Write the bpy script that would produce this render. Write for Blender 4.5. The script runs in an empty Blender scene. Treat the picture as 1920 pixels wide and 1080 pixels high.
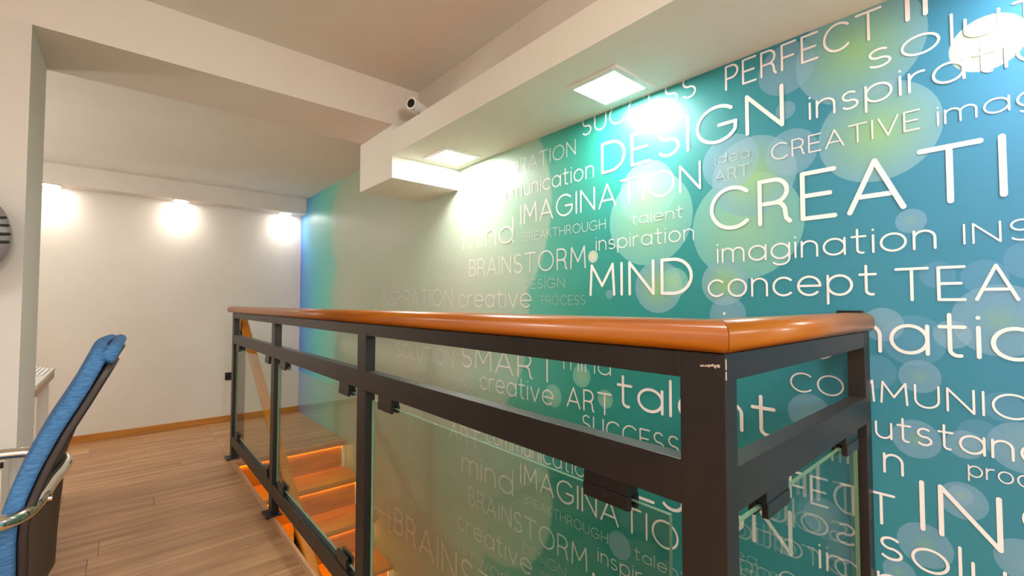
import bpy, bmesh, math, random
from mathutils import Vector, Matrix
random.seed(7)
C = bpy.context.scene.collection
PI = math.pi

# ------------------------------------------------------------------ camera, world, lights, exposure
cam_d = bpy.data.cameras.new('camera'); cam = bpy.data.objects.new('camera', cam_d); C.objects.link(cam)
F = Vector((0.6515862, 0.75780677, 0.03412213)); R = Vector((0.758237467, -0.651978305, 0.000483608)); U = Vector((-0.02261337, -0.02555756, 0.99941755))
m = Matrix((R, U, -F)).transposed().to_4x4(); m.translation = Vector((0, 0, 1.1)); cam.matrix_world = m
cam_d.sensor_width = 36; cam_d.lens = 851.064 / 1920 * 36; cam_d.clip_start = 0.02
bpy.context.scene.camera = cam
w = bpy.data.worlds.new('world'); bpy.context.scene.world = w; w.use_nodes = True
w.node_tree.nodes['Background'].inputs[0].default_value = (1.0, 0.93, 0.86, 1); w.node_tree.nodes['Background'].inputs[1].default_value = 0.25
vs = bpy.context.scene.view_settings
vs.view_transform = 'Standard'; vs.look = 'None'; vs.gamma = 1; vs.use_curve_mapping = False; vs.exposure = 0.0
PANEL_E = 98.0      # square soffit panels
SPOT_W = 2.3
PSPOT_W = 3.0  # beam of each square panel
       # round downlights over the far wall
FILL_W = 78.0  # unseen point lights added to lift the ceilings and walls
ROOM_W = 60.0       # ceiling lamps of the room behind the camera
LED_E = 42.0         # amber strips under the stair nosings

def area(name, loc, sx, sy, watt, col, rot=(0, 0, 0), spread=PI):
    l = bpy.data.lights.new(name, 'AREA'); l.shape = 'RECTANGLE'; l.size = sx; l.size_y = sy; l.energy = watt; l.color = col; l.spread = spread
    o = bpy.data.objects.new(name, l); C.objects.link(o); o.location = loc; o.rotation_euler = rot; return o
def point_fill(name, loc, r, watt, col):
    l = bpy.data.lights.new(name, 'POINT'); l.shadow_soft_size = r; l.energy = watt; l.color = col
    o = bpy.data.objects.new(name, l); C.objects.link(o); o.location = loc; return o
WARM = (1, 0.975, 0.95)
area('room_lamp_light', (-1.3, -0.9, 2.16), 0.9, 0.9, ROOM_W, WARM)
point_fill('fill_light', (0.1, -1.5, 1.62), 0.16, FILL_W, WARM)  # added fill behind the camera, has no lamp body
point_fill('fill_light', (-1.7, 3.5, 1.55), 0.16, FILL_W * 0.68, WARM)  # added fill for the far room, kept out of sight behind the column
area('lower_hall_fill_light', (1.0, 0.9, -0.45), 0.25, 0.4, 2.5, WARM)  # unseen light low in the stairwell, without a fixture

# ------------------------------------------------------------------ helpers
def lin(c):
    return tuple((v / 255 / 12.92) if v / 255 <= 0.04045 else ((v / 255 + 0.055) / 1.055) ** 2.4 for v in c) + (1.0,)
class NT:
    def __init__(s, t): s.t = t
    def n(s, ty, ins=None, **kw):
        nd = s.t.nodes.new(ty)
        for k, v in kw.items(): setattr(nd, k, v)
        for k, v in (ins or {}).items():
            if isinstance(v, bpy.types.NodeSocket): s.t.links.new(v, nd.inputs[k])
            else: nd.inputs[k].default_value = v
        return nd
def material(name, col=(200, 200, 200), rough=0.5, metal=0.0, coat=0.0, emit=None, e=0.0, spec=0.5):
    mt = bpy.data.materials.new(name); mt.use_nodes = True
    b = mt.node_tree.nodes['Principled BSDF']
    b.inputs['Base Color'].default_value = lin(col); b.inputs['Roughness'].default_value = rough; b.inputs['Metallic'].default_value = metal
    b.inputs['Coat Weight'].default_value = coat; b.inputs['Coat Roughness'].default_value = 0.08; b.inputs['Specular IOR Level'].default_value = spec
    if emit: b.inputs['Emission Color'].default_value = emit; b.inputs['Emission Strength'].default_value = e
    return mt
def noisy(mt, c1, c2, scale=(8, 8, 8), nscale=1.0, detail=4, bump=0.0, lo=0.35, hi=0.65, rand=0.0, dist=0.0):
    t = NT(mt.node_tree); b = mt.node_tree.nodes['Principled BSDF']
    co = t.n('ShaderNodeTexCoord').outputs['Object']
    mp = t.n('ShaderNodeMapping', {'Vector': co, 'Scale': scale})
    vec = mp.outputs[0]
    if rand:
        oi = t.n('ShaderNodeObjectInfo')
        vm = t.n('ShaderNodeVectorMath', {0: vec}, operation='ADD')
        cb = t.n('ShaderNodeCombineXYZ', {0: oi.outputs['Random'], 1: oi.outputs['Random']})
        sc = t.n('ShaderNodeVectorMath', {0: cb.outputs[0], 'Scale': 37.0}, operation='SCALE')
        t.t.links.new(sc.outputs[0], vm.inputs[1]); vec = vm.outputs[0]
    nz = t.n('ShaderNodeTexNoise', {'Vector': vec, 'Scale': nscale, 'Detail': detail, 'Distortion': dist})
    mr = t.n('ShaderNodeMapRange', {0: nz.outputs[0], 1: lo, 2: hi})
    mx = t.n('ShaderNodeMix', {0: mr.outputs[0], 6: lin(c1), 7: lin(c2)}, data_type='RGBA')
    col = mx.outputs[2]
    if rand:
        hs = t.n('ShaderNodeMapRange', {0: oi.outputs['Random'], 3: 1 - rand, 4: 1 + rand})
        hv = t.n('ShaderNodeHueSaturation', {'Value': hs.outputs[0], 'Color': col}); col = hv.outputs[0]
    t.t.links.new(col, b.inputs['Base Color'])
    if bump:
        bp = t.n('ShaderNodeBump', {'Height': nz.outputs[0], 'Strength': bump, 'Distance': 0.002}); t.t.links.new(bp.outputs[0], b.inputs['Normal'])
    return mt

M = {}
M['wall'] = noisy(material('cream_plaster', rough=0.85, spec=0.25), (226, 218, 208), (220, 211, 200), (1.3,) * 3, 1.0)
M['ceiling'] = noisy(material('ceiling_paint', rough=0.9, spec=0.2), (230, 226, 217), (222, 217, 206), (1.1,) * 3, 1.0)
M['soffit'] = material('white_paint', (236, 236, 226), 0.8, spec=0.25)
M['pier'] = material('pier_paint', (216, 208, 198), 0.8, spec=0.25)
M['base'] = noisy(material('oak_skirting', rough=0.4), (196, 130, 52), (176, 108, 34), (3, 30, 30), 1.0)
M['plank'] = noisy(material('oak_laminate', rough=0.38, coat=0.1), (198, 152, 108), (160, 114, 76), (1.6, 22, 1), 1.0, 6, rand=0.1, dist=0.6)
M['subfloor'] = material('floor_slab', (92, 62, 40), 0.8)
M['edge'] = noisy(material('floor_edge_trim', rough=0.35), (196, 142, 98), (176, 122, 82), (30, 2, 1), 1.0)
M['steel'] = noisy(material('dark_bronze_paint', rough=0.42, spec=0.5), (32, 27, 24), (26, 22, 20), (6, 6, 6), 2.0)
M['chip'] = material('bare_metal_scratch', (190, 170, 150), 0.5)
M['blackp'] = material('black_plastic', (18, 16, 16), 0.35)
M['handrail'] = noisy(material('varnished_beech', rough=0.34, coat=0.14, spec=0.35), (156, 86, 2), (134, 66, 1), (28, 2.0, 28), 1.0, 4, dist=0.4)
M['handrail_x'] = noisy(material('varnished_beech_end', rough=0.34, coat=0.14, spec=0.35), (160, 94, 10), (136, 72, 4), (2.0, 28, 28), 1.0, 4, dist=0.4)
M['slope_rail'] = noisy(material('amber_varnished_rail', rough=0.5, coat=0.0, spec=0.3), (206, 124, 4), (190, 108, 2), (28, 2, 28), 1.0)
M['tread'] = noisy(material('stair_oak', rough=0.35, coat=0.2), (210, 130, 10), (190, 110, 6), (3, 30, 20), 1.0)
M['riser'] = noisy(material('stair_riser', rough=0.4, coat=0.2), (214, 134, 10), (192, 112, 6), (3, 10, 20), 1.0)
M['led'] = material('amber_led', (255, 150, 30), 0.5, emit=(1.0, 0.47, 0.025, 1), e=LED_E)
M['strip'] = material('white_end_strip', (235, 235, 222), 0.5)
M['panel'] = material('panel_diffuser', (255, 255, 255), 0.5, emit=(1.0, 0.97, 0.93, 1), e=PANEL_E)
M['pier'] = material('pier_paint', (218, 211, 202), 0.8, spec=0.25)
M['white'] = material('white_enamel', (232, 228, 220), 0.4)
M['spot'] = material('downlight_lens', (255, 255, 255), 0.5, emit=(1.0, 0.95, 0.88, 1), e=60.0)
M['cctv'] = material('white_camera_shell', (240, 238, 234), 0.45)
M['fabric'] = noisy(material('blue_fabric', rough=0.9, spec=0.2), (76, 122, 166), (52, 94, 138), (60, 60, 420), 1.0, 3, bump=0.3)
M['shell'] = material('dark_plastic_shell', (40, 32, 28), 0.5)
M['chrome'] = material('chrome', (225, 220, 212), 0.08, metal=1.0)
M['desk'] = material('white_desktop', (222, 214, 204), 0.4)
M['greyfan'] = material('grey_fan_plastic', (142, 132, 130), 0.4)
M['paper'] = material('paper', (240, 238, 236), 0.7)
# glass: a clear coat of fresnel reflection over a lightly green tint
g = bpy.data.materials.new('railing_glass'); g.use_nodes = True; t = NT(g.node_tree); g.node_tree.nodes.clear()
tr = t.n('ShaderNodeBsdfTransparent', {'Color': (0.86, 0.9, 0.86, 1)}); gl = t.n('ShaderNodeBsdfGlossy', {'Roughness': 0.0, 'Color': (1, 1, 1, 1)})
lw = t.n('ShaderNodeLayerWeight', {'Blend': 0.5}); pw = t.n('ShaderNodeMath', {0: lw.outputs['Facing'], 1: 5.0}, operation='POWER'); fr = t.n('ShaderNodeMath', {0: pw.outputs[0], 1: 0.7, 2: 0.022}, operation='MULTIPLY_ADD'); mx = t.n('ShaderNodeMixShader', {0: fr.outputs[0], 1: tr.outputs[0], 2: gl.outputs[0]})
out = t.n('ShaderNodeOutputMaterial'); t.t.links.new(mx.outputs[0], out.inputs[0]); M['glass'] = g
M['glassedge'] = material('glass_edge', (120, 150, 118), 0.15)

def finish(o, label=None, cat=None, group=None, kind=None, parent=None):
    if parent is not None: o.parent = parent
    if label: o['label'] = label
    if cat: o['category'] = cat
    if group: o['group'] = group
    if kind: o['kind'] = kind
    return o
def mesh(name, bm, mat, parent=None, smooth=False, bevel=0.0, seg=2, **kw):
    bmesh.ops.recalc_face_normals(bm, faces=bm.faces)
    me = bpy.data.meshes.new(name); bm.to_mesh(me); bm.free()
    for mm in (mat if isinstance(mat, (list, tuple)) else [mat]): me.materials.append(M[mm])
    o = bpy.data.objects.new(name, me); C.objects.link(o)
    if smooth: me.polygons.foreach_set('use_smooth', [True] * len(me.polygons))
    if bevel:
        b = o.modifiers.new('bevel', 'BEVEL'); b.width = bevel; b.segments = seg; b.limit_method = 'ANGLE'; b.angle_limit = math.radians(40)
    if parent is not None: # parts are given in world coordinates; parents only translate
        o.location = -parent.location
    return finish(o, parent=parent, **kw)
def empty(name, loc, **kw):
    o = bpy.data.objects.new(name, None); C.objects.link(o); o.location = loc; o.empty_display_size = 0.1; return finish(o, **kw)
def abox(bm, x0, x1, y0, y1, z0, z1):
    v = [bm.verts.new((x, y, z)) for x in (x0, x1) for y in (y0, y1) for z in (z0, z1)]
    for f in ((0, 1, 3, 2), (4, 6, 7, 5), (0, 4, 5, 1), (2, 3, 7, 6), (0, 2, 6, 4), (1, 5, 7, 3)): bm.faces.new([v[i] for i in f])
def box(name, x0, x1, y0, y1, z0, z1, mat, parent=None, bevel=0.0, **kw):
    bm = bmesh.new(); abox(bm, x0, x1, y0, y1, z0, z1); return mesh(name, bm, mat, parent, bevel=bevel, **kw)
def extrude_profile(bm, pts, p0, p1, side, up):
    """sweep a closed 2-D profile (a along side, b along up) straight from p0 to p1"""
    rings = []
    for p in (p0, p1): rings.append([bm.verts.new(Vector(p) + Vector(side) * a + Vector(up) * b) for a, b in pts])
    n = len(pts)
    for i in range(n): bm.faces.new((rings[0][i], rings[0][(i + 1) % n], rings[1][(i + 1) % n], rings[1][i]))
    bm.faces.new(rings[0][::-1]); bm.faces.new(rings[1])
def cyl(bm, p0, p1, r0, r1=None, n=24):
    r1 = r0 if r1 is None else r1
    p0, p1 = Vector(p0), Vector(p1); d = (p1 - p0).normalized(); a = d.orthogonal().normalized(); b = d.cross(a)
    A = [bm.verts.new(p0 + (a * math.cos(2 * PI * i / n) + b * math.sin(2 * PI * i / n)) * r0) for i in range(n)]
    B = [bm.verts.new(p1 + (a * math.cos(2 * PI * i / n) + b * math.sin(2 * PI * i / n)) * r1) for i in range(n)]
    for i in range(n): bm.faces.new((A[i], A[(i + 1) % n], B[(i + 1) % n], B[i]))
    bm.faces.new(A[::-1]); bm.faces.new(B)
def tube(bm, pts, r, n=16, sub=6):
    P_ = [Vector(p) for p in pts]; path = []
    for i in range(len(P_) - 1):
        a, b, c, d = P_[max(i - 1, 0)], P_[i], P_[i + 1], P_[min(i + 2, len(P_) - 1)]
        for k in range(sub):
            t_ = k / sub
            path.append(0.5 * ((2 * b) + (c - a) * t_ + (2 * a - 5 * b + 4 * c - d) * t_ ** 2 + (-a + 3 * b - 3 * c + d) * t_ ** 3))
    path.append(P_[-1]); rings = []
    for i, p in enumerate(path):
        d = (path[min(i + 1, len(path) - 1)] - path[max(i - 1, 0)]).normalized(); u = Vector((0, 0, 1)); 
        if abs(d.dot(u)) > 0.95: u = Vector((0, 1, 0))
        s = d.cross(u).normalized(); u2 = s.cross(d)
        rings.append([bm.verts.new(p + (s * math.cos(2 * PI * k / n) + u2 * math.sin(2 * PI * k / n)) * r) for k in range(n)])
    for a, b in zip(rings, rings[1:]):
        for k in range(n): bm.faces.new((a[k], a[(k + 1) % n], b[(k + 1) % n], b[k]))
    bm.faces.new(rings[0][::-1]); bm.faces.new(rings[-1])

# ------------------------------------------------------------------ mural print: colour field with bokeh discs (node group, world coordinates)
XM = 1.392
TILE = 1.18
CIRC = [(0.287, 1.742, 0.136, 'g'), (0.252, 1.52, 0.122, 'g'), (0.06, 1.658, 0.06, 'y'), (0.438, 1.518, 0.065, 'b'), (0.45, 1.639, 0.026, 'b'), (0.605, 1.53, 0.085, 'b'), (0.542, 1.474, 0.118, 'g'), (0.448, 1.755, 0.072, 'b'), (0.192, 1.293, 0.029, 'gs'), (0.15, 1.165, 0.031, 'f'), (0.076, 1.157, 0.037, 'f'), (0.055, 1.065, 0.076, 'gs'), (0.618, 1.067, 0.055, 'b'), (0.628, 1.164, 0.07, 'g'), (0.567, 1.331, 0.159, 'p'), (0.008, 1.19, 0.041, 'f'), (0.194, 1.015, 0.059, 'f'), (0.129, 1.032, 0.032, 'b'), (0.185, 0.933, 0.038, 'gs'), (0.249, 1.05, 0.041, 'b'), (0.265, 0.935, 0.041, 'f'), (0.194, 0.789, 0.044, 'gs'), (0.114, 0.795, 0.031, 'b'), (0.093, 0.82, 0.034, 'f'), (0.12, 0.673, 0.04, 'b'), (0.123, 0.684, 0.021, 'gs'), (0.185, 0.553, 0.049, 'gs'), (0.03, 0.808, 0.052, 'b'), (0.056, 0.886, 0.031, 'f'), (0.408, 0.81, 0.051, 'b'), (0.035, 0.581, 0.043, 'b'), (0.375, 0.543, 0.052, 'gs'), (0.231, 0.473, 0.031, 'gs'), (0.888, 1.398, 0.165, 'p'), (0.853, 1.157, 0.09, 'g'), (1.134, 1.283, 0.025, 'y'), (1.056, 1.134, 0.018, 'b'), (0.792, 1.17, 0.05, 'p'), (1.352, 0.71, 0.049, 'p'), (1.079, 0.74, 0.036, 'p'), (1.196, 0.812, 0.046, 'p'), (1.02, 0.221, 0.05, 'b'), (1.431, 0.346, 0.046, 'p'), (0.894, 1.491, 0.113, 'p'),
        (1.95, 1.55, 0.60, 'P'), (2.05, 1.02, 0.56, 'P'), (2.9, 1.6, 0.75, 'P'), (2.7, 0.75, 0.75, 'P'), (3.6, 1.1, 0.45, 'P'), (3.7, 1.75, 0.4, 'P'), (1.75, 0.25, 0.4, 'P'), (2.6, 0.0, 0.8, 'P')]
KIND = {'g': ((120, 165, 175), (150, 190, 115), 0.75), 'gs': ((130, 165, 190), (148, 180, 150), 0.5), 'y': ((175, 195, 180), (215, 215, 175), 0.85), 'b': ((135, 170, 195), (150, 178, 190), 0.45),
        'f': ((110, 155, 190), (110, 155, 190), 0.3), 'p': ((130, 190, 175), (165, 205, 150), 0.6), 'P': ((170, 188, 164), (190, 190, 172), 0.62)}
grp = bpy.data.node_groups.new('mural_colour', 'ShaderNodeTree'); grp.interface.new_socket('Color', in_out='OUTPUT', socket_type='NodeSocketColor')
t = NT(grp); co = t.n('ShaderNodeTexCoord').outputs['Object']; sp = t.n('ShaderNodeSeparateXYZ', {0: co})
nz = t.n('ShaderNodeTexNoise', {'Vector': co, 'Scale': 1.3, 'Detail': 2})
yy = t.n('ShaderNodeMath', {0: nz.outputs[0], 1: 0.3}, operation='MULTIPLY'); yy = t.n('ShaderNodeMath', {0: sp.outputs[1], 1: yy.outputs[0]}, operation='ADD')
y2 = t.n('ShaderNodeMapRange', {0: yy.outputs[0], 1: -0.85, 2: 5.15})
rp = t.n('ShaderNodeValToRGB', {0: y2.outputs[0]}); el = rp.color_ramp.elements
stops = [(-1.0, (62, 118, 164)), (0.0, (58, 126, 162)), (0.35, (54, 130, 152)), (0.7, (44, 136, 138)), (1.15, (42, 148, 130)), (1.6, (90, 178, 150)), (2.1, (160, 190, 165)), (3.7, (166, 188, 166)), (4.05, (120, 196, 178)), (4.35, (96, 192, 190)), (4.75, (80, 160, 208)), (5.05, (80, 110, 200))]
while len(el) < len(stops): el.new(0.5)
for e_, (y_, c_) in zip(el, stops): e_.position = (y_ + 1.0) / 6.0; e_.color = lin(c_)
zr = t.n('ShaderNodeMapRange', {0: sp.outputs[2], 1: 1.5, 2: 0.3, 3: 0.0, 4: 0.55})
lowc = t.n('ShaderNodeMix', {0: zr.outputs[0], 6: rp.outputs[0], 7: lin((26, 124, 118))}, data_type='RGBA')
ymask = t.n('ShaderNodeMapRange', {0: sp.outputs[1], 1: 1.3, 2: 2.0, 3: 1.0, 4: 0.0})
col = t.n('ShaderNodeMix', {0: ymask.outputs[0], 6: rp.outputs[0], 7: lowc.outputs[2]}, data_type='RGBA').outputs[2]
flat = t.n('ShaderNodeCombineXYZ', {0: 0.0, 1: sp.outputs[1], 2: sp.outputs[2]}).outputs[0]
for (cy, cz, r, k) in sorted(CIRC, key=lambda c: -c[2]):
    rim, cen, a = KIND[k]
    d = t.n('ShaderNodeVectorMath', {0: flat, 1: (0, cy, cz)}, operation='DISTANCE').outputs['Value']
    ed = 0.0015 if k != 'P' else 0.02
    mk = t.n('ShaderNodeMapRange', {0: d, 1: r - ed, 2: r, 3: a, 4: 0.0}).outputs[0]
    if k == 'f': src = lin(rim)
    else:
        cm = t.n('ShaderNodeMapRange', {0: d, 1: 0.0, 2: r * (0.5 if k == 'gs' else 0.95), 3: 1.0, 4: 0.0}).outputs[0]
        src = t.n('ShaderNodeMix', {0: cm, 6: lin(rim), 7: lin(cen)}, data_type='RGBA').outputs[2]
    col = t.n('ShaderNodeMix', {0: mk, 6: col, 7: src}, data_type='RGBA').outputs[2]
go = t.n('NodeGroupOutput'); t.t.links.new(col, go.inputs[0])
def mural_mat(name, alpha):
    mt = material(name, rough=MURAL_R, spec=0.5); t = NT(mt.node_tree); b = mt.node_tree.nodes['Principled BSDF']
    if alpha >= 1: b.inputs['Base Color'].default_value = lin((238, 228, 224)); return mt
    gn = t.n('ShaderNodeGroup'); gn.node_tree = grp
    mx = t.n('ShaderNodeMix', {0: alpha, 6: gn.outputs[0], 7: lin((238, 228, 224))}, data_type='RGBA')
    t.t.links.new(mx.outputs[2], b.inputs['Base Color']); return mt
MURAL_R = 0.42
M['mural'] = mural_mat('mural_print', 0.0)

# ------------------------------------------------------------------ setting
S = dict(kind='structure')
ZC, ZF = 2.19, 2.15          # near and far ceiling
XL, YB, YN = -2.8, 4.967, -2.2
XE, YE, YV = 0.625, 3.69, 0.348   # floor edge at the stairwell, landing edge, near end of the stairwell
fl = empty('floor', (0, 0, 0), **S)
box('floor_slab', XL, XE, YN, YB, -0.2, -0.012, 'subfloor', fl)
box('floor_slab', XE, XM, YE + 0.018, YB, -0.2, -0.012, 'subfloor', fl)
box('floor_slab', XE, XM, YN, YV, -0.2, -0.012, 'subfloor', fl)
def planks(y0, y1, x0, x1, wd=0.158, ln=1.25):
    y = y0; k = 0
    while y < y1 - 0.01:
        x = x0 - random.random() * ln
        ye = min(y + wd, y1)
        while x < x1:
            xa, xb = max(x, x0), min(x + ln, x1)
            if xb - xa > 0.02:
                o = box('plank', xa + 0.0008, xb - 0.0008, y + 0.0008, ye - 0.0008, -0.012, random.uniform(-0.0004, 0), 'plank', fl)
            x += ln
        y += wd; k += 1
planks(YN, 0.96, XL, 0.598); planks(0.96, YB, -2.4, 0.598)
planks(YE + 0.03, YB, 0.598, XM)
planks(YN, YV - 0.03, 0.598, XM)
box('edge_trim', 0.598, XE, YV, YE, -0.012, 0.003, 'edge', fl, bevel=0.002)
box('edge_trim', 0.598, XM, YE - 0.034, YE + 0.03, -0.034, 0.004, 'edge', fl, bevel=0.004)
wr = box('wall_right', XM, XM + 0.15, YN, YB, -2.5, 2.3, 'mural', **S)
wb = box('wall_back', XL, XM, YB, YB + 0.15, -0.1, 2.3, 'wall', **S)
box('wall_front', XL - 0.15, XM + 0.15, YN - 0.15, YN, -2.5, 2.3, 'wall', **S)
box('wall_left', XL - 0.15, XL, YN, YB + 0.15, -0.2, 2.3, 'wall', **S)
PXR = -0.236
box('wall_middle', XL, PXR, 2.071, 2.44, -0.012, 1.988, 'pier', **S)
box('trim_1', XL, XM, 2.071, 2.44, 1.988, 2.3, 'wall', **S)
ce = box('ceiling', XL, XM, YN, 2.071, ZC, ZC + 0.15, 'ceiling', **S)
box('ceiling_far', XL, XM, 2.44, YB, ZF, ZF + 0.15, 'ceiling', **S)
box('baseboard_back', XL, XM - 0.001, YB - 0.014, YB - 0.0005, 0.0, 0.058, 'base', bevel=0.003, **S)
box('baseboard_middle', XL, PXR, 2.071 - 0.014, 2.071 - 0.0005, 0.0, 0.058, 'base', bevel=0.003, **S)
# stepped soffit over the stairwell
sf = empty('soffit', (1.2, 0, 1.84), kind='structure')
bm = bmesh.new(); abox(bm, 0.999, XM, YN, 2.071, 1.835, 1.955); mesh('soffit_box', bm, 'soffit', sf)
box('soffit_upstand', 1.14, XM, YN, 2.071, 1.955, ZC, 'wall', sf)
box('soffit_drop', 0.999, XM, 2.071, 2.47, 1.722, 1.987, 'soffit', sf)
box('trim_2', XL, XM, 4.80, YB, 2.0, ZF, 'wall', **S)
# stairwell below
box('wall_stairwell_left', 0.5, XE, YV, YE, -2.5, -0.2, 'wall', **S)
box('wall_stairwell_far', 0.5, XM, YE + 0.02, YE + 0.1, -2.5, -0.2, 'wall', **S)
box('wall_stairwell_near', 0.5, XM, YV - 0.12, YV, -2.5, -0.2, 'wall', **S)
box('floor_lower', 0.5, XM, YV, YE, -2.6, -2.5, 'subfloor', **S)

# ------------------------------------------------------------------ staircase
st = empty('staircase', (1.0, YE, 0), label='oak staircase going down beside the mural with amber lit risers', cat='stairs')
G, RS = 0.28, 0.205
for k in range(12):
    yk, zk = YE - G * k, -RS * k
    if k:
        bm = bmesh.new(); prof = [(0.0, 0.0), (0.0, -0.036)]
        prof = [(-0.03 + 0.012 * (1 - math.cos(a)), -0.018 + 0.018 * math.cos(a)) for a in []]
        n_ = 8; pr = [(G + 0.0, 0.0), (G + 0.0, -0.036)]
        pr += [(-0.022 - 0.014 * math.sin(PI * i / n_), -0.018 - 0.018 * math.cos(PI * i / n_)) for i in range(n_ + 1)]
        extrude_profile(bm, pr, (XE + 0.003, yk, zk), (XM - 0.003, yk, zk), (0, 1, 0), (0, 0, 1)); mesh('tread', bm, 'tread', st)
    box('riser', XE + 0.003, XM - 0.003, yk + 0.0, yk + 0.016, zk - RS, zk - 0.037, 'riser', st)
    box('led_strip', XE + 0.03, XM - 0.03, yk - 0.007, yk - 0.001, zk - 0.0400, zk - 0.0362, 'led', st, label='glowing amber light strip')
    for xa in (XE + 0.003, XM - 0.024): box('end_strip', xa, xa + 0.023, yk - 0.012, yk - 0.0005, zk - RS + 0.001, zk - 0.045, 'strip', st, label='white end strip of the riser')

# ------------------------------------------------------------------ stair handrail going down
sh = empty('stair_handrail', (0.686, 3.8, 0), label='sloping orange wooden handrail descending over the stairs behind the railing', cat='handrail')
SL = 0.655
bm = bmesh.new(); W_, H_ = 0.053, 0.042; rr = 0.012
pr = []
for cx_, cz_, a0 in ((W_ / 2 - rr, -rr, 0), (-W_ / 2 + rr, -rr, 90), (-W_ / 2 + 0.004, -H_ + 0.004, 180), (W_ / 2 - 0.004, -H_ + 0.004, 270)):
    r_ = rr if a0 < 180 else 0.004
    for i in range(5): a = math.radians(a0 + i * 22.5); pr.append((cx_ + r_ * math.cos(a), cz_ + r_ * math.sin(a)))
extrude_profile(bm, pr, (0.686, 3.83, 0.985), (0.686, 1.0, 0.985 - 2.83 * SL), (1, 0, 0), (0, 0, 1))
mesh('wooden_rail', bm, 'slope_rail', sh)
box('newel_post', 0.662, 0.697, 3.80, 3.84, 0.0, 0.945, 'steel', sh, bevel=0.002)
for yb in (2.42, 1.3):
    ztop = 0.985 - (3.83 - yb) * SL - 0.045; kk = math.ceil((YE - yb) / G - 1e-6); 
    box('baluster', 0.672, 0.700, yb - 0.018, yb + 0.018, -RS * math.floor((YE - yb) / G + 1), ztop, 'steel', sh, bevel=0.002)
bm = bmesh.new(); extrude_profile(bm, [(-0.007, 0.0), (0.007, 0.0), (0.007, -0.02), (-0.007, -0.02)], (0.686, 3.80, 0.985 - 0.03 * SL - 0.043), (0.686, 1.02, 0.985 - 2.81 * SL - 0.043), (1, 0, 0), (0, 0, 1)); mesh('support_bar', bm, 'steel', sh)

# ------------------------------------------------------------------ stair railing
ra = empty('stair_railing', (0.628, 2.0, 0), label='dark metal railing with orange wooden handrail and glass panels around the stairwell', cat='railing')
X0, X1, YC = 0.61, 0.645, 0.275
posts = [(0.275, 0.340), (1.448, 1.513), (2.610, 2.672), (3.738, 3.800)]
for i, (ya, yb) in enumerate(posts):
    box('post', X0, X1, ya, yb, 0.0 if i else 0.0, 1.033, 'steel', ra, bevel=0.0012)
    if i: box('base_plate', X0 - 0.03, X1 + 0.012, ya - 0.02, yb + 0.02, 0.003, 0.011, 'steel', ra, bevel=0.002)
    else: box('base_plate', X0 - 0.03, X1 + 0.03, ya - 0.02, yb + 0.005, 0.003, 0.011, 'steel', ra, bevel=0.002)
box('post', 1.345, XM - 0.002, YC, YC + 0.035, 0.0, 1.033, 'steel', ra, bevel=0.0012)
box('base_plate', 1.33, XM - 0.002, YC - 0.015, YC + 0.05, 0.003, 0.011, 'steel', ra, bevel=0.002)
def rail_y(name, y0, y1, z0, z1): box(name, X0 + 0.0007, X1 - 0.0007, y0, y1, z0, z1, 'steel', ra, bevel=0.0012)
def rail_x(name, z0, z1): box(name, X1, 1.345, YC + 0.0007, YC + 0.034, z0, z1, 'steel', ra, bevel=0.0012)
for (a, b) in zip(posts, posts[1:]):
    rail_y('top_rail', a[1], b[0], 0.995, 1.0325); rail_y('middle_rail', a[1], b[0], 0.815, 0.878); rail_y('bottom_rail', a[1], b[0], 0.098, 0.166)
rail_x('top_rail', 0.995, 1.0325); rail_x('middle_rail', 0.815, 0.876); rail_x('bottom_rail', 0.098, 0.166)
# bare metal scratches at the welded corner
bm = bmesh.new(); rnd = random.Random(3)
for i in range(16):
    y = 0.282 + i * 0.0017; z = 1.0165 - 0.0002 * i + rnd.uniform(-0.0012, 0.0012); h = rnd.uniform(0.0006, 0.0018) * (0.6 + (16 - i) / 16)
    abox(bm, X0 - 0.0004, X0 + 0.0002, y, y + 0.0017, z - h, z + h)
for (z0, z1) in ((1.012, 1.026), (0.998, 1.009)): abox(bm, X0 + 0.001, X0 + 0.0032, YC - 0.0005, YC + 0.001, z0, z1)
mesh('weld_scratch', bm, 'chip', ra, label='pale bare metal scratch at the corner')
# handrail: rounded profile mitred at the corner
def hr_profile():
    w2, z0, z1 = 0.036, 0.0, 0.044; p = []
    for (cx_, cz_, r_, a0, n) in ((w2 - 0.02, z1 - 0.02, 0.02, 0, 8), (-w2 + 0.02, z1 - 0.02, 0.02, 90, 8), (-w2 + 0.014, z0 + 0.014, 0.014, 180, 6), (w2 - 0.014, z0 + 0.014, 0.014, 270, 6)):
        for i in range(n + 1): a = math.radians(a0 + 90 * i / n); p.append((cx_ + r_ * math.cos(a), cz_ + r_ * math.sin(a)))
    return p
HX, HY, HZ = 0.632, 0.299, 1.0335
pr = hr_profile()
bm = bmesh.new()
A = [bm.verts.new((HX + a, HY + a + 0.0006, HZ + b)) for a, b in pr]; B = [bm.verts.new((HX + a, 3.93, HZ + b)) for a, b in pr]
n = len(pr)
for i in range(n): bm.faces.new((A[i], A[(i + 1) % n], B[(i + 1) % n], B[i]))
bm.faces.new(A); bm.faces.new(B[::-1]); h1 = mesh('handrail', bm, 'handrail', ra, smooth=False, label='long orange varnished wooden handrail')
bm = bmesh.new()
A = [bm.verts.new((HX + a + 0.0006, HY + a, HZ + b)) for a, b in pr]; B = [bm.verts.new((XM - 0.004, HY + a, HZ + b)) for a, b in pr]
for i in range(n): bm.faces.new((A[i], A[(i + 1) % n], B[(i + 1) % n], B[i]))
bm.faces.new(A); bm.faces.new(B[::-1]); h2 = mesh('handrail', bm, 'handrail_x', ra, label='short orange varnished wooden handrail reaching the mural')
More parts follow.
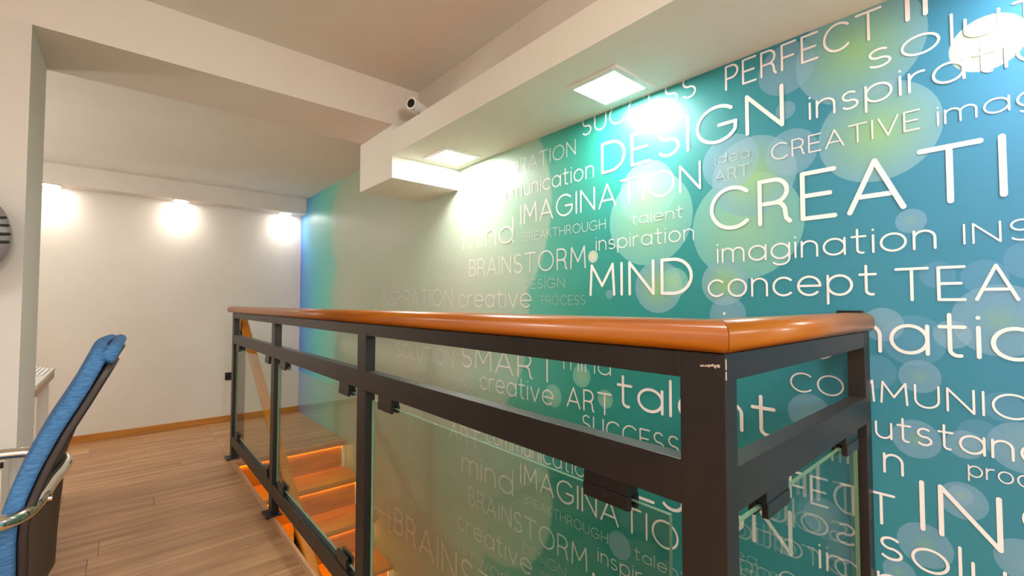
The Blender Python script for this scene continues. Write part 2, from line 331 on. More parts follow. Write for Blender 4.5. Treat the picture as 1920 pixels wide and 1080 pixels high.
for h_ in (h1, h2):
    for p_ in h_.data.polygons: p_.use_smooth = len(p_.vertices) == 4
box('wall_bracket', XM - 0.026, XM - 0.001, 0.285, 0.335, 1.073, 1.083, 'blackp', ra, bevel=0.001)
# glass panels and clamps
def glass(x0, x1, y0, y1, z0, z1):
    bm = bmesh.new(); abox(bm, x0, x1, y0, y1, z0, z1); bmesh.ops.recalc_face_normals(bm, faces=bm.faces)
    thin_x = (x1 - x0) < (y1 - y0)
    for f in bm.faces: f.material_index = 0 if abs(f.normal.x if thin_x else f.normal.y) > 0.5 else 1
    return mesh('glass_panel', bm, ['glass', 'glassedge'], ra, label='clear glass panel with green edge')
ZG0, ZG1 = 0.186, 0.786
def clamp(c, along, up):
    """small black clip: body under the rail, lipped jaws round the glass edge. c = centre on the glass plane at the rail face"""
    s = -1 if up else 1   # up: hangs from the middle rail
    bm = bmesh.new(); L = 0.046
    def bx(a0, a1, t0, t1, z0, z1):
        za, zb = sorted((c[2] + s * z0, c[2] + s * z1))
        if along == 'y': abox(bm, c[0] + t0, c[0] + t1, c[1] + a0, c[1] + a1, za, zb)
        else: abox(bm, c[0] + a0, c[0] + a1, c[1] + t0, c[1] + t1, za, zb)
    bx(-L, L, -0.013, 0.013, 0.0, 0.022); bx(-L - 0.0005, L + 0.0005, -0.0148, -0.005, 0.0215, 0.044); bx(-L - 0.0005, L + 0.0005, 0.005, 0.0148, 0.0215, 0.044)
    cyl(bm, *( ((c[0] - 0.016, c[1], c[2] + s * 0.033), (c[0] - 0.014, c[1], c[2] + s * 0.033)) if along == 'y' else ((c[0], c[1] + 0.014, c[2] + s * 0.033), (c[0], c[1] + 0.016, c[2] + s * 0.033))), 0.004, n=12)
    mesh('glass_clamp', bm, 'blackp', ra, bevel=0.0015)
XG = 0.6275
for i, (a, b) in enumerate(zip(posts, posts[1:])):
    y0, y1 = a[1] + 0.027, b[0] - 0.027
    glass(XG - 0.004, XG + 0.004, y0, y1, ZG0, ZG1)
    for yc in ((0.478, 1.31), (1.645, 2.465), (2.78, 3.61))[i]:
        clamp((XG, yc, 0.815), 'y', True); clamp((XG, yc, 0.166), 'y', False)
YG = YC + 0.0175
glass(0.672, 1.318, YG - 0.004, YG + 0.004, ZG0, ZG1)
for xc in (0.80, 1.235): clamp((xc, YG, 0.815), 'x', True); clamp((xc, YG, 0.166), 'x', False)
# little end cap bolt on the far post
bm = bmesh.new(); cyl(bm, (0.6275, 3.80, 0.857), (0.6275, 3.822, 0.857), 0.008); mesh('bolt', bm, 'blackp', ra)

# ------------------------------------------------------------------ lamps
def square_light(y, label):
    x0, x1 = 1.135, 1.352
    r = empty('recessed_ceiling_light', ((x0 + x1) / 2, y, 1.835), label=label, cat='ceiling light', group='square lights in the soffit over the mural')
    bm = bmesh.new(); y0, y1 = y - 0.105, y + 0.105; f = 0.022
    for b_ in ((x0, x1, y0, y0 + f), (x0, x1, y1 - f, y1), (x0, x0 + f, y0 + f, y1 - f), (x1 - f, x1, y0 + f, y1 - f)): abox(bm, *b_, 1.829, 1.8355)
    mesh('frame', bm, 'white', r, bevel=0.0015)
    box('diffuser', x0 + f, x1 - f, y0 + f, y1 - f, 1.8305, 1.8345, 'panel', r, label='glowing white diffuser')
    l = bpy.data.lights.new('panel_beam', 'SPOT'); l.energy = PSPOT_W; l.spot_size = math.radians(125); l.spot_blend = 0.7; l.color = (1, 0.98, 0.93); l.shadow_soft_size = 0.06
    lo = bpy.data.objects.new('panel_beam', l); C.objects.link(lo); lo.location = ((x0 + x1) / 2, y, 1.822)
square_light(0.937, 'glowing square light in the soffit right above the large word DESIGN')
square_light(1.905, 'glowing square light at the far end of the soffit beside the dropped box')
square_light(-0.17, 'square soffit light nearest the camera, throwing the glare at the top right of the mural')
def round_light(x, label):
    r = empty('round_downlight', (x, 4.885, 2.0), label=label, cat='ceiling light', group='round downlights over the far wall')
    bm = bmesh.new(); cyl(bm, (x, 4.885, 1.994), (x, 4.885, 2.0005), 0.062, n=32); mesh('trim_ring', bm, 'white', r)
    bm = bmesh.new(); cyl(bm, (x, 4.885, 1.9915), (x, 4.885, 1.9945), 0.052, n=32); mesh('lens', bm, 'spot', r, label='glowing white lens')
    l = bpy.data.lights.new('downlight', 'SPOT'); l.energy = SPOT_W * 4; l.spot_size = math.radians(130); l.spot_blend = 1.0; l.color = (1, 0.93, 0.85); l.shadow_soft_size = 0.05
    lo = bpy.data.objects.new('downlight', l); C.objects.link(lo); lo.location = (x, 4.885, 1.985)
for x, lb in ((-0.43, 'round downlight above the far wall next to the white column'), (0.375, 'round downlight above the middle of the far wall'), (1.22, 'round downlight above the far wall at the mural corner')): round_light(x, lb)

# ------------------------------------------------------------------ security camera
cc = empty('security_camera', (1.12, 1.96, 2.02), label='small white bullet security camera on the soffit beside the ceiling beam', cat='camera')
d = Vector((-0.86, -0.36, 0.02)).normalized(); p0 = Vector((1.005, 1.885, 2.030)); back = p0 - d * 0.085
bm = bmesh.new(); cyl(bm, back, p0, 0.026, 0.026, 32); mesh('body', bm, 'cctv', cc, bevel=0.004, smooth=False)
bm = bmesh.new(); cyl(bm, p0 - d * 0.01, p0 + d * 0.006, 0.0285, 0.0285, 32); cyl(bm, p0 - d * 0.028, p0 - d * 0.024, 0.0275, 0.0275, 32); mesh('hood', bm, 'cctv', cc)
bm = bmesh.new(); cyl(bm, p0 + d * 0.005, p0 + d * 0.0075, 0.0205, n=32); mesh('lens', bm, 'blackp', cc, label='round black lens')
bm = bmesh.new(); tube(bm, [back, back - d * 0.02 + Vector((0.01, 0, -0.01)), Vector((1.13, 1.965, 2.005))], 0.011); mesh('arm', bm, 'cctv', cc)
bm = bmesh.new(); cyl(bm, (1.14, 1.965, 2.005), (1.124, 1.965, 2.005), 0.034, n=32); mesh('mount', bm, 'cctv', cc)
bm = bmesh.new(); cyl(bm, p0 - d * 0.05 + Vector((0, 0, -0.0265)), p0 - d * 0.06 + Vector((0, 0, -0.0275)), 0.006, n=12); mesh('screw', bm, 'blackp', cc)

# ------------------------------------------------------------------ wall socket
so = empty('wall_socket', (0.77, YB, 0.42), label='small dark socket on the far wall left of the railing end post', cat='socket')
box('plate', 0.745, 0.80, YB - 0.012, YB - 0.0005, 0.385, 0.455, 'shell', so, bevel=0.003)
box('socket_face', 0.755, 0.79, YB - 0.016, YB - 0.0118, 0.395, 0.445, 'blackp', so, bevel=0.002)

# ------------------------------------------------------------------ office chair (facing left)
K = 1.067
prof = [(-0.016, 1.010), (-0.031, 0.979), (-0.054, 0.930), (-0.075, 0.888), (-0.098, 0.832), (-0.114, 0.781), (-0.121, 0.750), (-0.1225, 0.679), (-0.127, 0.60), (-0.129, 0.52)]
prof = [(x * K + 0.006, 1.1 + (z - 1.1) * K) for x, z in prof]
ch = empty('office_chair', (-0.35, 1.31, 0), label='blue fabric office chair with dark shell back and chrome arm loop', cat='chair')
YA, YW = 1.343, 0.456
def at_prof(s):   # s 0..1 top to bottom
    f = s * (len(prof) - 1); i = min(int(f), len(prof) - 2); u = f - i; return prof[i][0] * (1 - u) + prof[i + 1][0] * u, prof[i][1] * (1 - u) + prof[i + 1][1] * u
def back_slab(name, mat, off0, off1, topext, wx, smin=0.0, smax=1.0, corner=0.045, bevel=0.008, concave=0.02, label=None):
    bm = bmesh.new(); NU, NV = 14, 26; L = (prof[0][1] - prof[-1][1]); g_ = [[], []]
    for sd, off in ((0, off0), (1, off1)):
        for v in range(NV + 1):
            s = smin + (smax - smin) * v / NV; x, z = at_prof(s)
            xa, za = at_prof(max(s - 0.04, 0)); xb, zb = at_prof(min(s + 0.04, 1)); tx, tz = xb - xa, zb - za; l_ = math.hypot(tx, tz); nx, nz_ = -(-tz) / l_, -(tx) / l_   # normal towards the sitter
            nx, nz_ = tz / l_, -tx / l_
            dist = (s - smin) / (smax - smin) * L; hw = wx / 2
            if dist < corner: hw -= corner * (1 - math.sqrt(max(0, 1 - ((corner - dist) / corner) ** 2)))
            hw *= 1 - 0.12 * min(1, max(0, (0.70 - z) / 0.08))
            row = []
            for u in range(NU + 1):
                a = -1 + 2 * u / NU; cv = concave * (a * a - 0.33)
                y = a * hw; px = x + nx * off + (topext * 0 if v else 0) - cv * 1.0; pz = z + nz_ * off + (topext if v == 0 else topext * max(0, 1 - v / 4))
                row.append(bm.verts.new((px + (y) * 0.03, YA + y, pz)))
            g_[sd].append(row)
    for sd in (0, 1):
        for v in range(NV):
            for u in range(NU): bm.faces.new((g_[sd][v][u], g_[sd][v][u + 1], g_[sd][v + 1][u + 1], g_[sd][v + 1][u]))
    for v in range(NV):
        for u in (0, NU): bm.faces.new((g_[0][v][u], g_[0][v + 1][u], g_[1][v + 1][u], g_[1][v][u]))
    for u in range(NU):
        for v in (0, NV): bm.faces.new((g_[0][v][u], g_[0][v][u + 1], g_[1][v][u + 1], g_[1][v][u]))
    return mesh(name, bm, mat, ch, smooth=True, bevel=bevel, seg=3, label=label)
back_slab('backrest_cushion', 'fabric', 0.001, 0.025, 0.010, YW, concave=-0.012, label='blue woven fabric backrest cushion')
back_slab('backrest_shell', 'shell', -0.013, 0.0, 0.0, YW - 0.006, smin=0.015, bevel=0.004, concave=-0.012, label='dark brown plastic back shell')
pts = []; hw0 = YW / 2 - 0.006; r0 = 0.04
def hem_pt(y, dz):
    x, z = prof[0]; k = dz / 0.05 * 0.025; return (x - k + y * 0.03 + 0.006, YA + y, z + 0.006 - dz)
for i in range(2, 6): a = PI / 2 * i / 5; pts.append(hem_pt(-hw0 + r0 * (1 - math.cos(a)), r0 * (1 - math.sin(a))))
for i in range(1, 6): pts.append(hem_pt(-(hw0 - r0) + 2 * (hw0 - r0) * i / 6, 0))
for i in range(0, 6): a = PI / 2 * i / 5; pts.append(hem_pt(hw0 - r0 + r0 * math.sin(a), r0 * (1 - math.cos(a))))
bm = bmesh.new(); tube(bm, pts, 0.0115, sub=3); mesh('top_hem', bm, 'fabric', ch, smooth=True, label='rounded blue fabric hem along the top of the back')
bm = bmesh.new(); tube(bm, [(-0.52, 1.075, 0.735), (-0.3, 1.075, 0.745), (-0.165, 1.078, 0.75), (-0.122, 1.10, 0.75), (-0.106, 1.17, 0.748), (-0.101, 1.32, 0.736), (-0.094, 1.46, 0.722), (-0.093, 1.54, 0.722), (-0.12, 1.575, 0.735), (-0.18, 1.59, 0.745), (-0.3, 1.595, 0.745), (-0.52, 1.60, 0.735)], 0.0125)
mesh('arm_loop', bm, 'chrome', ch, smooth=True, label='chrome tube arm loop wrapped round the back')
for yy_ in (1.075, 1.60):
    bm = bmesh.new(); tube(bm, [(-0.52, yy_, 0.735), (-0.56, yy_, 0.72), (-0.57, yy_, 0.64), (-0.50, yy_ + (0.06 if yy_ < 1.3 else -0.06), 0.46), (-0.40, 1.2 if yy_ < 1.3 else 1.43, 0.425)], 0.0125); mesh('arm_support', bm, 'chrome', ch, smooth=True)
bm = bmesh.new(); cyl(bm, (-0.105, 1.20, 0.742), (-0.089, 1.20, 0.742), 0.006, n=16); mesh('screw', bm, 'chrome', ch)
box('seat', -0.62, -0.13, 1.09, 1.54, 0.435, 0.505, 'fabric', ch, bevel=0.03, seg=5, label='blue fabric seat')
box('seat_pan', -0.56, -0.19, 1.15, 1.48, 0.40, 0.434, 'shell', ch, bevel=0.01)
bm = bmesh.new(); cyl(bm, (-0.37, 1.315, 0.10), (-0.37, 1.315, 0.40), 0.03, 0.025); mesh('gas_lift', bm, 'chrome', ch, smooth=False)
bm = bmesh.new(); tube(bm, [(-0.30, 1.315, 0.41), (-0.15, 1.315, 0.405), (-0.10, 1.315, 0.44), (-0.098, 1.315, 0.52)], 0.02); mesh('back_bracket', bm, 'shell', ch, smooth=True)
for i in range(5):
    a = 2 * PI * i / 5 + 0.3; ex, ey = -0.37 + 0.28 * math.cos(a), 1.315 + 0.28 * math.sin(a)
    bm = bmesh.new(); cyl(bm, (-0.37, 1.315, 0.115), (ex, ey, 0.075), 0.026, 0.015, 12); lg = mesh('base_leg', bm, 'shell', ch)
    bm = bmesh.new(); cyl(bm, (ex - 0.012 * math.sin(a), ey + 0.012 * math.cos(a), 0.0285), (ex + 0.012 * math.sin(a), ey - 0.012 * math.cos(a), 0.0285), 0.028, n=20); cyl(bm, (ex, ey, 0.05), (ex, ey, 0.08), 0.008, n=10); mesh('caster', bm, 'blackp', ch)

# ------------------------------------------------------------------ desk at the partition, fan on it
dk = empty('low_cabinet', (-0.8, 1.99, 0), label='low pale cabinet with black edge strip against the white column', cat='cabinet')
box('cabinet_top', -1.5, -0.242, 1.925, 2.055, 0.634, 0.652, 'desk', dk, bevel=0.002)
box('edge_strip', -1.5, -0.242, 1.914, 1.9245, 0.636, 0.6525, 'blackp', dk, bevel=0.002, label='black edge strip')
box('body', -1.495, -0.247, 1.932, 2.05, 0.06, 0.6335, 'desk', dk)
box('plinth', -1.49, -0.252, 1.94, 2.05, 0.001, 0.0595, 'shell', dk)
for k in range(3): dr = box('door', -1.49 + k * 0.414, -1.49 + k * 0.414 + 0.41, 1.924, 1.9315, 0.07, 0.625, 'desk', dk, bevel=0.001)
kb = box('flat_box', -0.42, -0.268, 1.95, 2.03, 0.6525, 0.672, 'blackp', bevel=0.003); finish(kb, 'flat black box on the low pale cabinet at the left edge', 'box')
fn = empty('desk_fan', (-0.367, 1.98, 0.6525), label='grey rounded fan housing with black vent slots at the left edge', cat='fan')
fc = Vector((-0.368, 1.95, 1.294)); rf = 0.123
bm = bmesh.new(); bmesh.ops.create_uvsphere(bm, u_segments=40, v_segments=24, radius=rf, matrix=Matrix.Translation(fc) @ Matrix.Diagonal((1.0, 0.62, 1.12, 1))); mesh('housing', bm, 'greyfan', fn, smooth=True)
for k, (zz, ln) in enumerate(((0.052, 0.4), (0.030, 0.46), (0.005, 0.5), (-0.018, 0.52))):
    bm = bmesh.new(); pts = []
    for j in range(7):
        th = math.radians(-16 - 62 * ln * 2 * j / 6) if True else 0
        r2 = math.sqrt(max(0, 1 - (zz / (rf * 1.12)) ** 2)); pts.append((fc.x + rf * r2 * math.cos(th) * 1.004, fc.y + rf * 0.62 * r2 * math.sin(th) * 1.004, fc.z + zz - 0.014 * j / 6))
    tube(bm, pts, 0.0042, n=8, sub=2); mesh('vent_slot', bm, 'blackp', fn, smooth=True)
bm = bmesh.new(); cyl(bm, (fc.x - 0.13, fc.y + 0.038, 0.67), (fc.x - 0.03, fc.y + 0.03, 1.2), 0.013); mesh('pole', bm, 'greyfan', fn)
bm = bmesh.new(); cyl(bm, (fc.x - 0.13, fc.y + 0.038, 0.6528), (fc.x - 0.13, fc.y + 0.038, 0.672), 0.06, 0.055, 32); mesh('base', bm, 'greyfan', fn)

# ------------------------------------------------------------------ desk in the far room with papers
fd = empty('desk', (-0.9, 3.4, 0), label='white topped desk corner with pale wooden edge behind the column', cat='desk')
box('desktop', -1.6, -0.272, 2.86, 3.58, 0.722, 0.742, 'desk', fd, bevel=0.002)
box('edge_board', -0.292, -0.273, 2.87, 3.57, 0.69, 0.7215, 'edge', fd, bevel=0.001, label='pale wooden edge board')
for xa in (-1.58, -0.33):
    for ya in (2.9, 3.5): box('leg', xa, xa + 0.04, ya, ya + 0.04, 0.0, 0.7215, 'white', fd, bevel=0.002)
for k in range(4):
    a = box('paper_sheet', -0.52 - 0.012 * k, -0.29 - 0.015 * k, 3.22 + 0.01 * k, 3.54 + 0.005 * k, 0.7425 + 0.004 * k, 0.7460 + 0.004 * k, 'paper', bevel=0.0005)
    finish(a, 'white paper pad in the small stack on the far desk, %s' % ('lowest', 'second from the bottom', 'second from the top', 'topmost')[k], 'paper', 'papers on the far desk')

WORDS = [
    ('PERFECT', 0, 7, 0.614, 0.234, 1.752, 0.076, 'c', 1),
    ('solution', 0, 4, 0.265, 0.039, 1.677, 0.071, 'a', 1),
    ('inspiration', 0, 9, 0.393, 0.031, 1.593, 0.046, 'x', 1),
    ('imagination', 0, 3, 0.142, 0.03, 1.502, 0.032, 'x', 1),
    ('CREATIVE', 0, 8, 0.488, 0.17, 1.504, 0.048, 'c', 0.8),
    ('CREATI', 0, 6, 0.667, 0.039, 1.323, 0.133, 'c', 1),
    ('SUCCESS', 0, 7, 1.187, 0.706, 1.771, 0.076, 'c', 0.95),
    ('DESIGN', 0, 6, 1.09, 0.454, 1.596, 0.121, 'c', 1),
    ('INSPIRATION', 5, 6, 1.559, 1.219, 1.708, 0.065, 'c', 0.6),
    ('communication', 1, 12, 1.757, 1.126, 1.594, 0.05, 'x', 0.8),
    ('IMAGINATION', 0, 11, 1.559, 0.694, 1.464, 0.093, 'c', 1),
    ('idea', 0, 4, 0.649, 0.546, 1.531, 0.033, 'a', 0.35),
    ('ART', 0, 3, 0.65, 0.547, 1.476, 0.037, 'c', 0.35),
    ('ART', 0, 3, 2.148, 1.863, 1.54, 0.089, 'c', 0.8),
    ('mind', 0, 4, 2.026, 1.608, 1.386, 0.124, 'a', 0.65),
    ('BREAKTHROUGH', 0, 12, 1.533, 1.071, 1.385, 0.039, 'c', 0.55),
    ('talent', 0, 6, 0.956, 0.757, 1.383, 0.043, 'a', 0.6),
    ('inspiration', 0, 11, 1.118, 0.72, 1.304, 0.038, 'x', 0.75),
    ('BRAINSTORM', 0, 10, 1.965, 1.169, 1.24, 0.091, 'c', 0.65),
    ('MIND', 0, 4, 1.151, 0.727, 1.129, 0.124, 'c', 1),
    ('DESIGN', 0, 6, 1.544, 1.283, 1.166, 0.042, 'c', 0.35),
    ('PROCESS', 0, 7, 1.422, 1.172, 1.095, 0.039, 'c', 0.3),
    ('INSPIRATION', 0, 11, 3.026, 2.122, 1.084, 0.101, 'c', 0.45),
    ('creative', 0, 8, 2.064, 1.483, 1.08, 0.099, 'a', 0.6),
    ('SUCCESS', 0, 7, 2.409, 2.05, 1.295, 0.061, 'c', 0.25),
    ('imagination', 0, 11, 0.647, 0.149, 1.224, 0.044, 'x', 1),
    ('INSPIRATION', 0, 2, 0.106, 0.049, 1.229, 0.045, 'c', 1),
    ('concept', 0, 7, 0.678, 0.257, 1.12, 0.053, 'x', 1),
    ('TEAMWORK', 0, 3, 0.224, 0.026, 1.106, 0.078, 'c', 1),
    ('imagination', 6, 3, 0.237, 0.084, 0.982, 0.068, 'x', 1),
    ('SOLUTION', 0, 8, 2.79, 2.108, 0.749, 0.093, 'c', 0.55),
    ('SMART', 0, 5, 2.036, 1.324, 0.762, 0.115, 'c', 0.8),
    ('mind', 0, 4, 1.291, 1.051, 0.829, 0.046, 'x', 0.8),
    ('talent', 0, 6, 1.025, 0.49, 0.723, 0.123, 'a', 1),
    ('creative', 0, 8, 1.868, 1.349, 0.666, 0.064, 'x', 0.75),
    ('TEAMWORK', 0, 8, 2.598, 1.914, 0.635, 0.057, 'c', 0.35),
    ('ART', 0, 3, 1.274, 1.047, 0.679, 0.084, 'c', 1),
    ('SUCCESS', 0, 7, 1.192, 0.778, 0.596, 0.068, 'c', 0.9),
    ('COMMUNICATION', 0, 7, 0.451, 0.082, 0.862, 0.053, 'c', 1),
    ('outstanding', 2, 5, 0.228, 0.042, 0.777, 0.039, 'x', 1),
    ('n', 0, 1, 0.255, 0.217, 0.697, 0.046, 'x', 1),
    ('process', 0, 3, 0.111, 0.044, 0.729, 0.024, 'x', 0.9),
    ('INSPIRATION', 0, 2, 0.191, 0.062, 0.585, 0.113, 'c', 1),
    ('solution', 0, 2, 0.267, 0.144, 0.495, 0.052, 'x', 1),
    ('CREATIVE', 0, 8, 0.75, 0.553, 0.893, 0.05, 'c', 1),
]

# ------------------------------------------------------------------ lettering of the mural: single-stroke rounded letters
def arc(cx, cy, rx, ry, a0, a1, n=None):
    n = n or max(4, int(abs(a1 - a0) / 11)); return [(cx + rx * math.cos(math.radians(a0 + (a1 - a0) * i / n)), cy + ry * math.sin(math.radians(a0 + (a1 - a0) * i / n))) for i in range(n + 1)]
XH = 0.66; R_ = XH / 2
def dot(x, y): return [(x, y - 0.004), (x, y + 0.004)]
GL = {   # letter: (width, strokes), capital height 1
 'A': (0.84, [[(0, 0), (0.42, 1), (0.84, 0)], [(0.14, 0.30), (0.70, 0.30)]]),
 'B': (0.60, [[(0, 0), (0, 1)], [(0, 1), (0.30, 1)] + arc(0.30, 0.765, 0.24, 0.235, 90, -90) + [(0, 0.53)], [(0.30, 0.53)] + arc(0.32, 0.265, 0.28, 0.265, 90, -90) + [(0, 0)]]),
 'C': (0.88, [arc(0.5, 0.5, 0.5, 0.5, 46, 314)]),
 'D': (0.80, [[(0, 0), (0, 1)], [(0, 1), (0.32, 1)] + arc(0.32, 0.5, 0.48, 0.5, 90, -90) + [(0, 0)]]),
 'E': (0.58, [[(0.58, 1), (0, 1), (0, 0), (0.58, 0)], [(0, 0.5), (0.5, 0.5)]]),
 'F': (0.55, [[(0.55, 1), (0, 1), (0, 0)], [(0, 0.48), (0.46, 0.48)]]),
 'G': (0.95, [arc(0.5, 0.5, 0.5, 0.5, 46, 330) + [(0.95, 0.46), (0.55, 0.46)]]),
 'H': (0.72, [[(0, 0), (0, 1)], [(0.72, 0), (0.72, 1)], [(0, 0.5), (0.72, 0.5)]]),
 'I': (0.0, [[(0, 0), (0, 1)]]),
 'K': (0.62, [[(0, 0), (0, 1)], [(0.58, 1), (0, 0.40)], [(0.2, 0.6), (0.62, 0)]]),
 'L': (0.52, [[(0, 1), (0, 0), (0.52, 0)]]),
 'M': (0.86, [[(0, 0), (0.05, 1), (0.43, 0.30), (0.81, 1), (0.86, 0)]]),
 'N': (0.74, [[(0, 0), (0, 1), (0.74, 0), (0.74, 1)]]),
 'O': (1.0, [arc(0.5, 0.5, 0.5, 0.5, 0, 360, 36)]),
 'P': (0.56, [[(0, 0), (0, 1)], [(0, 1), (0.28, 1)] + arc(0.28, 0.73, 0.28, 0.27, 90, -90) + [(0, 0.46)]]),
 'R': (0.62, [[(0, 0), (0, 1)], [(0, 1), (0.30, 1)] + arc(0.30, 0.73, 0.27, 0.27, 90, -90) + [(0, 0.46)], [(0.30, 0.46)] + arc(0.34, 0.24, 0.19, 0.22, 90, 0) + [(0.55, 0.08), (0.62, 0)]]),
 'S': (0.60, [arc(0.30, 0.745, 0.265, 0.255, 40, 270) + arc(0.30, 0.25, 0.29, 0.25, 86, -145)]),
 'T': (0.78, [[(0, 1), (0.78, 1)], [(0.39, 1), (0.39, 0)]]),
 'U': (0.72, [[(0, 1), (0, 0.36)] + arc(0.36, 0.36, 0.36, 0.36, 180, 360) + [(0.72, 1)]]),
 'V': (0.80, [[(0, 1), (0.40, 0), (0.80, 1)]]),
 'W': (1.15, [[(0, 1), (0.29, 0), (0.575, 0.9), (0.86, 0), (1.15, 1)]]),
 'a': (0.66, [arc(R_, R_, R_, R_, 0, 360, 30), [(0.66, 0), (0.66, XH)]]),
 'b': (0.66, [arc(R_, R_, R_, R_, 0, 360, 30), [(0, 0), (0, 1)]]),
 'c': (0.58, [arc(R_, R_, R_, R_, 45, 315)]),
 'd': (0.66, [arc(R_, R_, R_, R_, 0, 360, 30), [(0.66, 0), (0.66, 1)]]),
 'e': (0.66, [[(0.02, R_), (0.66, R_)] + arc(R_, R_, R_, R_, 4, 318)]),
 'g': (0.66, [arc(R_, R_, R_, R_, 0, 360, 30), [(0.66, XH), (0.66, 0.02)] + arc(R_, 0.0, R_, 0.28, 0, -140)]),
 'i': (0.0, [[(0, 0), (0, XH)], dot(0, 0.88)]),
 'k': (0.46, [[(0, 0), (0, 1)], [(0.42, XH), (0, 0.26)], [(0.14, 0.38), (0.46, 0)]]),
 'l': (0.0, [[(0, 0), (0, 1)]]),
 'm': (0.90, [[(0, 0), (0, XH)], [(0, 0.40)] + arc(0.225, 0.43, 0.225, 0.23, 170, 0) + [(0.45, 0)], [(0.45, 0.42)] + arc(0.675, 0.43, 0.225, 0.23, 170, 0) + [(0.90, 0)]]),
 'n': (0.52, [[(0, 0), (0, XH)], [(0, 0.38)] + arc(0.26, 0.40, 0.26, 0.26, 170, 0) + [(0.52, 0)]]),
 'o': (0.66, [arc(R_, R_, R_, R_, 0, 360, 30)]),
 'p': (0.66, [arc(R_, R_, R_, R_, 0, 360, 30), [(0, -0.30), (0, XH)]]),
 'r': (0.34, [[(0, 0), (0, XH)], [(0, 0.36)] + arc(0.28, 0.38, 0.28, 0.28, 175, 75)]),
 's': (0.44, [arc(0.22, 0.49, 0.19, 0.17, 45, 265) + arc(0.22, 0.165, 0.21, 0.165, 84, -145)]),
 't': (0.40, [[(0.16, 0.94), (0.16, 0.16)] + arc(0.30, 0.14, 0.14, 0.14, 180, 285), [(0, XH), (0.40, XH)]]),
 'u': (0.52, [[(0, XH), (0, 0.26)] + arc(0.26, 0.26, 0.26, 0.26, 180, 360), [(0.52, XH), (0.52, 0)]]),
 'v': (0.56, [[(0, XH), (0.28, 0), (0.56, XH)]]),
 'w': (0.84, [[(0, XH), (0.21, 0), (0.42, 0.60), (0.63, 0), (0.84, XH)]]),
}
def stroke(bm, pts, r, x):
    """flat ribbon with round ends along pts (u to the right on the wall = -y, v up), lying at x"""
    P_ = [pts[0]]
    for p in pts[1:]:
        if math.hypot(p[0] - P_[-1][0], p[1] - P_[-1][1]) > 1e-5: P_.append(p)
    n = len(P_); closed = n > 8 and math.hypot(P_[0][0] - P_[-1][0], P_[0][1] - P_[-1][1]) < 1e-4
    V = lambda u, v: bm.verts.new((x, -u, v))
    dirs = []
    for i in range(n - 1):
        dx, dy = P_[i + 1][0] - P_[i][0], P_[i + 1][1] - P_[i][1]; l = math.hypot(dx, dy) or 1; dirs.append((dx / l, dy / l))
    L_, R2 = [], []
    for i, p in enumerate(P_):
        a = dirs[i - 1] if i else (dirs[-1] if closed else dirs[0]); b = dirs[i] if i < n - 1 else (dirs[0] if closed else dirs[-1])
        c = a[0] * b[0] + a[1] * b[1]
        if c < 0.6:      # sharp corner: end one ribbon and start the next with round joins
            L_.append(None); R2.append(None)
        else:
            nx, ny = -(a[1] + b[1]), a[0] + b[0]; l = math.hypot(nx, ny); k = r / max(0.5, math.sqrt((1 + c) / 2)); nx, ny = nx / l * k, ny / l * k
            L_.append(V(p[0] + nx, p[1] + ny)); R2.append(V(p[0] - nx, p[1] - ny))
    def disc(p, a0, a1, m=8):
        c = V(*p); q = [V(p[0] + r * math.cos(a0 + (a1 - a0) * i / m), p[1] + r * math.sin(a0 + (a1 - a0) * i / m)) for i in range(m + 1)]
        for i in range(m): bm.faces.new((c, q[i], q[i + 1]))
    for i in range(n - 1):
        d = dirs[i]; nx, ny = -d[1] * r, d[0] * r
        la = L_[i] or V(P_[i][0] + nx, P_[i][1] + ny); ra_ = R2[i] or V(P_[i][0] - nx, P_[i][1] - ny)
        lb = L_[i + 1] or V(P_[i + 1][0] + nx, P_[i + 1][1] + ny); rb = R2[i + 1] or V(P_[i + 1][0] - nx, P_[i + 1][1] - ny)
        bm.faces.new((la, ra_, rb, lb))
    for i, p in enumerate(P_):
        if L_[i] is None: x -= 0.00014; disc(p, 0, 2 * PI, 12); x += 0.00014
    if not closed:
        a = math.atan2(dirs[0][1], dirs[0][0]); disc(P_[0], a + PI / 2, a + 1.5 * PI); a = math.atan2(dirs[-1][1], dirs[-1][0]); disc(P_[-1], a - PI / 2, a + PI / 2)
WM = {}; KX = [0]
def split(strokes):
    """cut every stroke at its sharp corners so that each piece is a ribbon with round ends"""
    res = []
    for s in strokes:
        cur = [s[0]]
        for i in range(1, len(s)):
            cur.append(s[i])
            if i < len(s) - 1:
                a = (s[i][0] - s[i - 1][0], s[i][1] - s[i - 1][1]); b = (s[i + 1][0] - s[i][0], s[i + 1][1] - s[i][1]); l = math.hypot(*a) * math.hypot(*b)
                if l > 1e-9 and (a[0] * b[0] + a[1] * b[1]) / l < 0.75: res.append(cur); cur = [s[i]]
        res.append(cur)
    return res
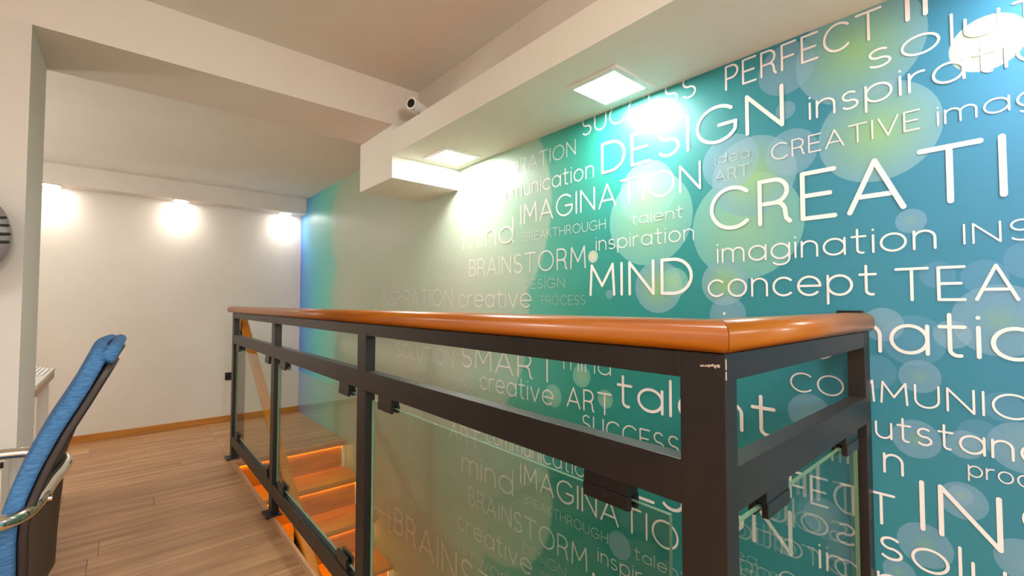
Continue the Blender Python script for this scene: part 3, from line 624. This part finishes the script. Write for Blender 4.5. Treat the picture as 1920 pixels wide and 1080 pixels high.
def word(text, s0, ln, ya, yb, z, h, kind, alpha):
    cap = h / XH if kind == 'x' else h
    pos = []; x = 0.0
    for ch_ in text:
        pos.append(x); x += GL[ch_][0] + (0.26 if text.isupper() else 0.22)
    end = s0 + ln - 1; nat0, nat1 = pos[s0], pos[end] + GL[text[end]][0]
    wr_ = (0.077 if text.isupper() else 0.072) * cap / 2
    width = (ya - yb) - 2 * wr_
    if nat1 - nat0 < 0.3: sx = cap
    else: sx = width / (nat1 - nat0)
    if text == 'CREATI' or cap > 0.118: wr_ *= 1.12
    bm = bmesh.new()
    for ch_, px in zip(text, pos):
        for s in split(GL[ch_][1]):
            KX[0] += 1
            stroke(bm, [(-(ya) + wr_ + (px - nat0 + u) * sx, z + wr_ + v * (cap - 2 * wr_)) for u, v in s], wr_, XM - 0.0008 - 0.0003 * (KX[0] % 4))
    for f in bm.faces:
        f.normal_update()
        if f.normal.x > 0: f.normal_flip()
    key = round(alpha, 2)
    if key not in WM: WM[key] = 'ink_%d' % int(key * 100); M[WM[key]] = mural_mat('mural_ink', key)
    me = bpy.data.meshes.new('printed_word'); bm.to_mesh(me); bm.free(); me.materials.append(M[WM[key]])
    o = bpy.data.objects.new('printed_word', me); C.objects.link(o); o.parent = wr
for wd_ in WORDS:
    word(*wd_)
SKIP = {('SUCCESS', 1.187), ('solution', 0.265), ('INSPIRATION', 3.026), ('SOLUTION', 2.79), ('SMART', 2.036), ('TEAMWORK', 2.598), ('INSPIRATION', 0.191), ('CREATIVE', 0.75)}
for wd_ in WORDS:
    if (wd_[0], wd_[3]) in SKIP: continue
    w_ = list(wd_); w_[5] -= TILE; word(*w_)
word('INSPIRATION', 0, 2, 0.191, 0.062, 0.585 + TILE, 0.113, 'c', 1)
word('art', 0, 3, 3.13, 2.836, -0.43, 0.105, 'x', 0.7)
word('BRAINSTORM', 0, 5, 2.80, 2.07, -0.395, 0.165, 'c', 0.75)
word('teamwork', 0, 8, 2.20, 1.60, -0.22, 0.075, 'a', 0.4)
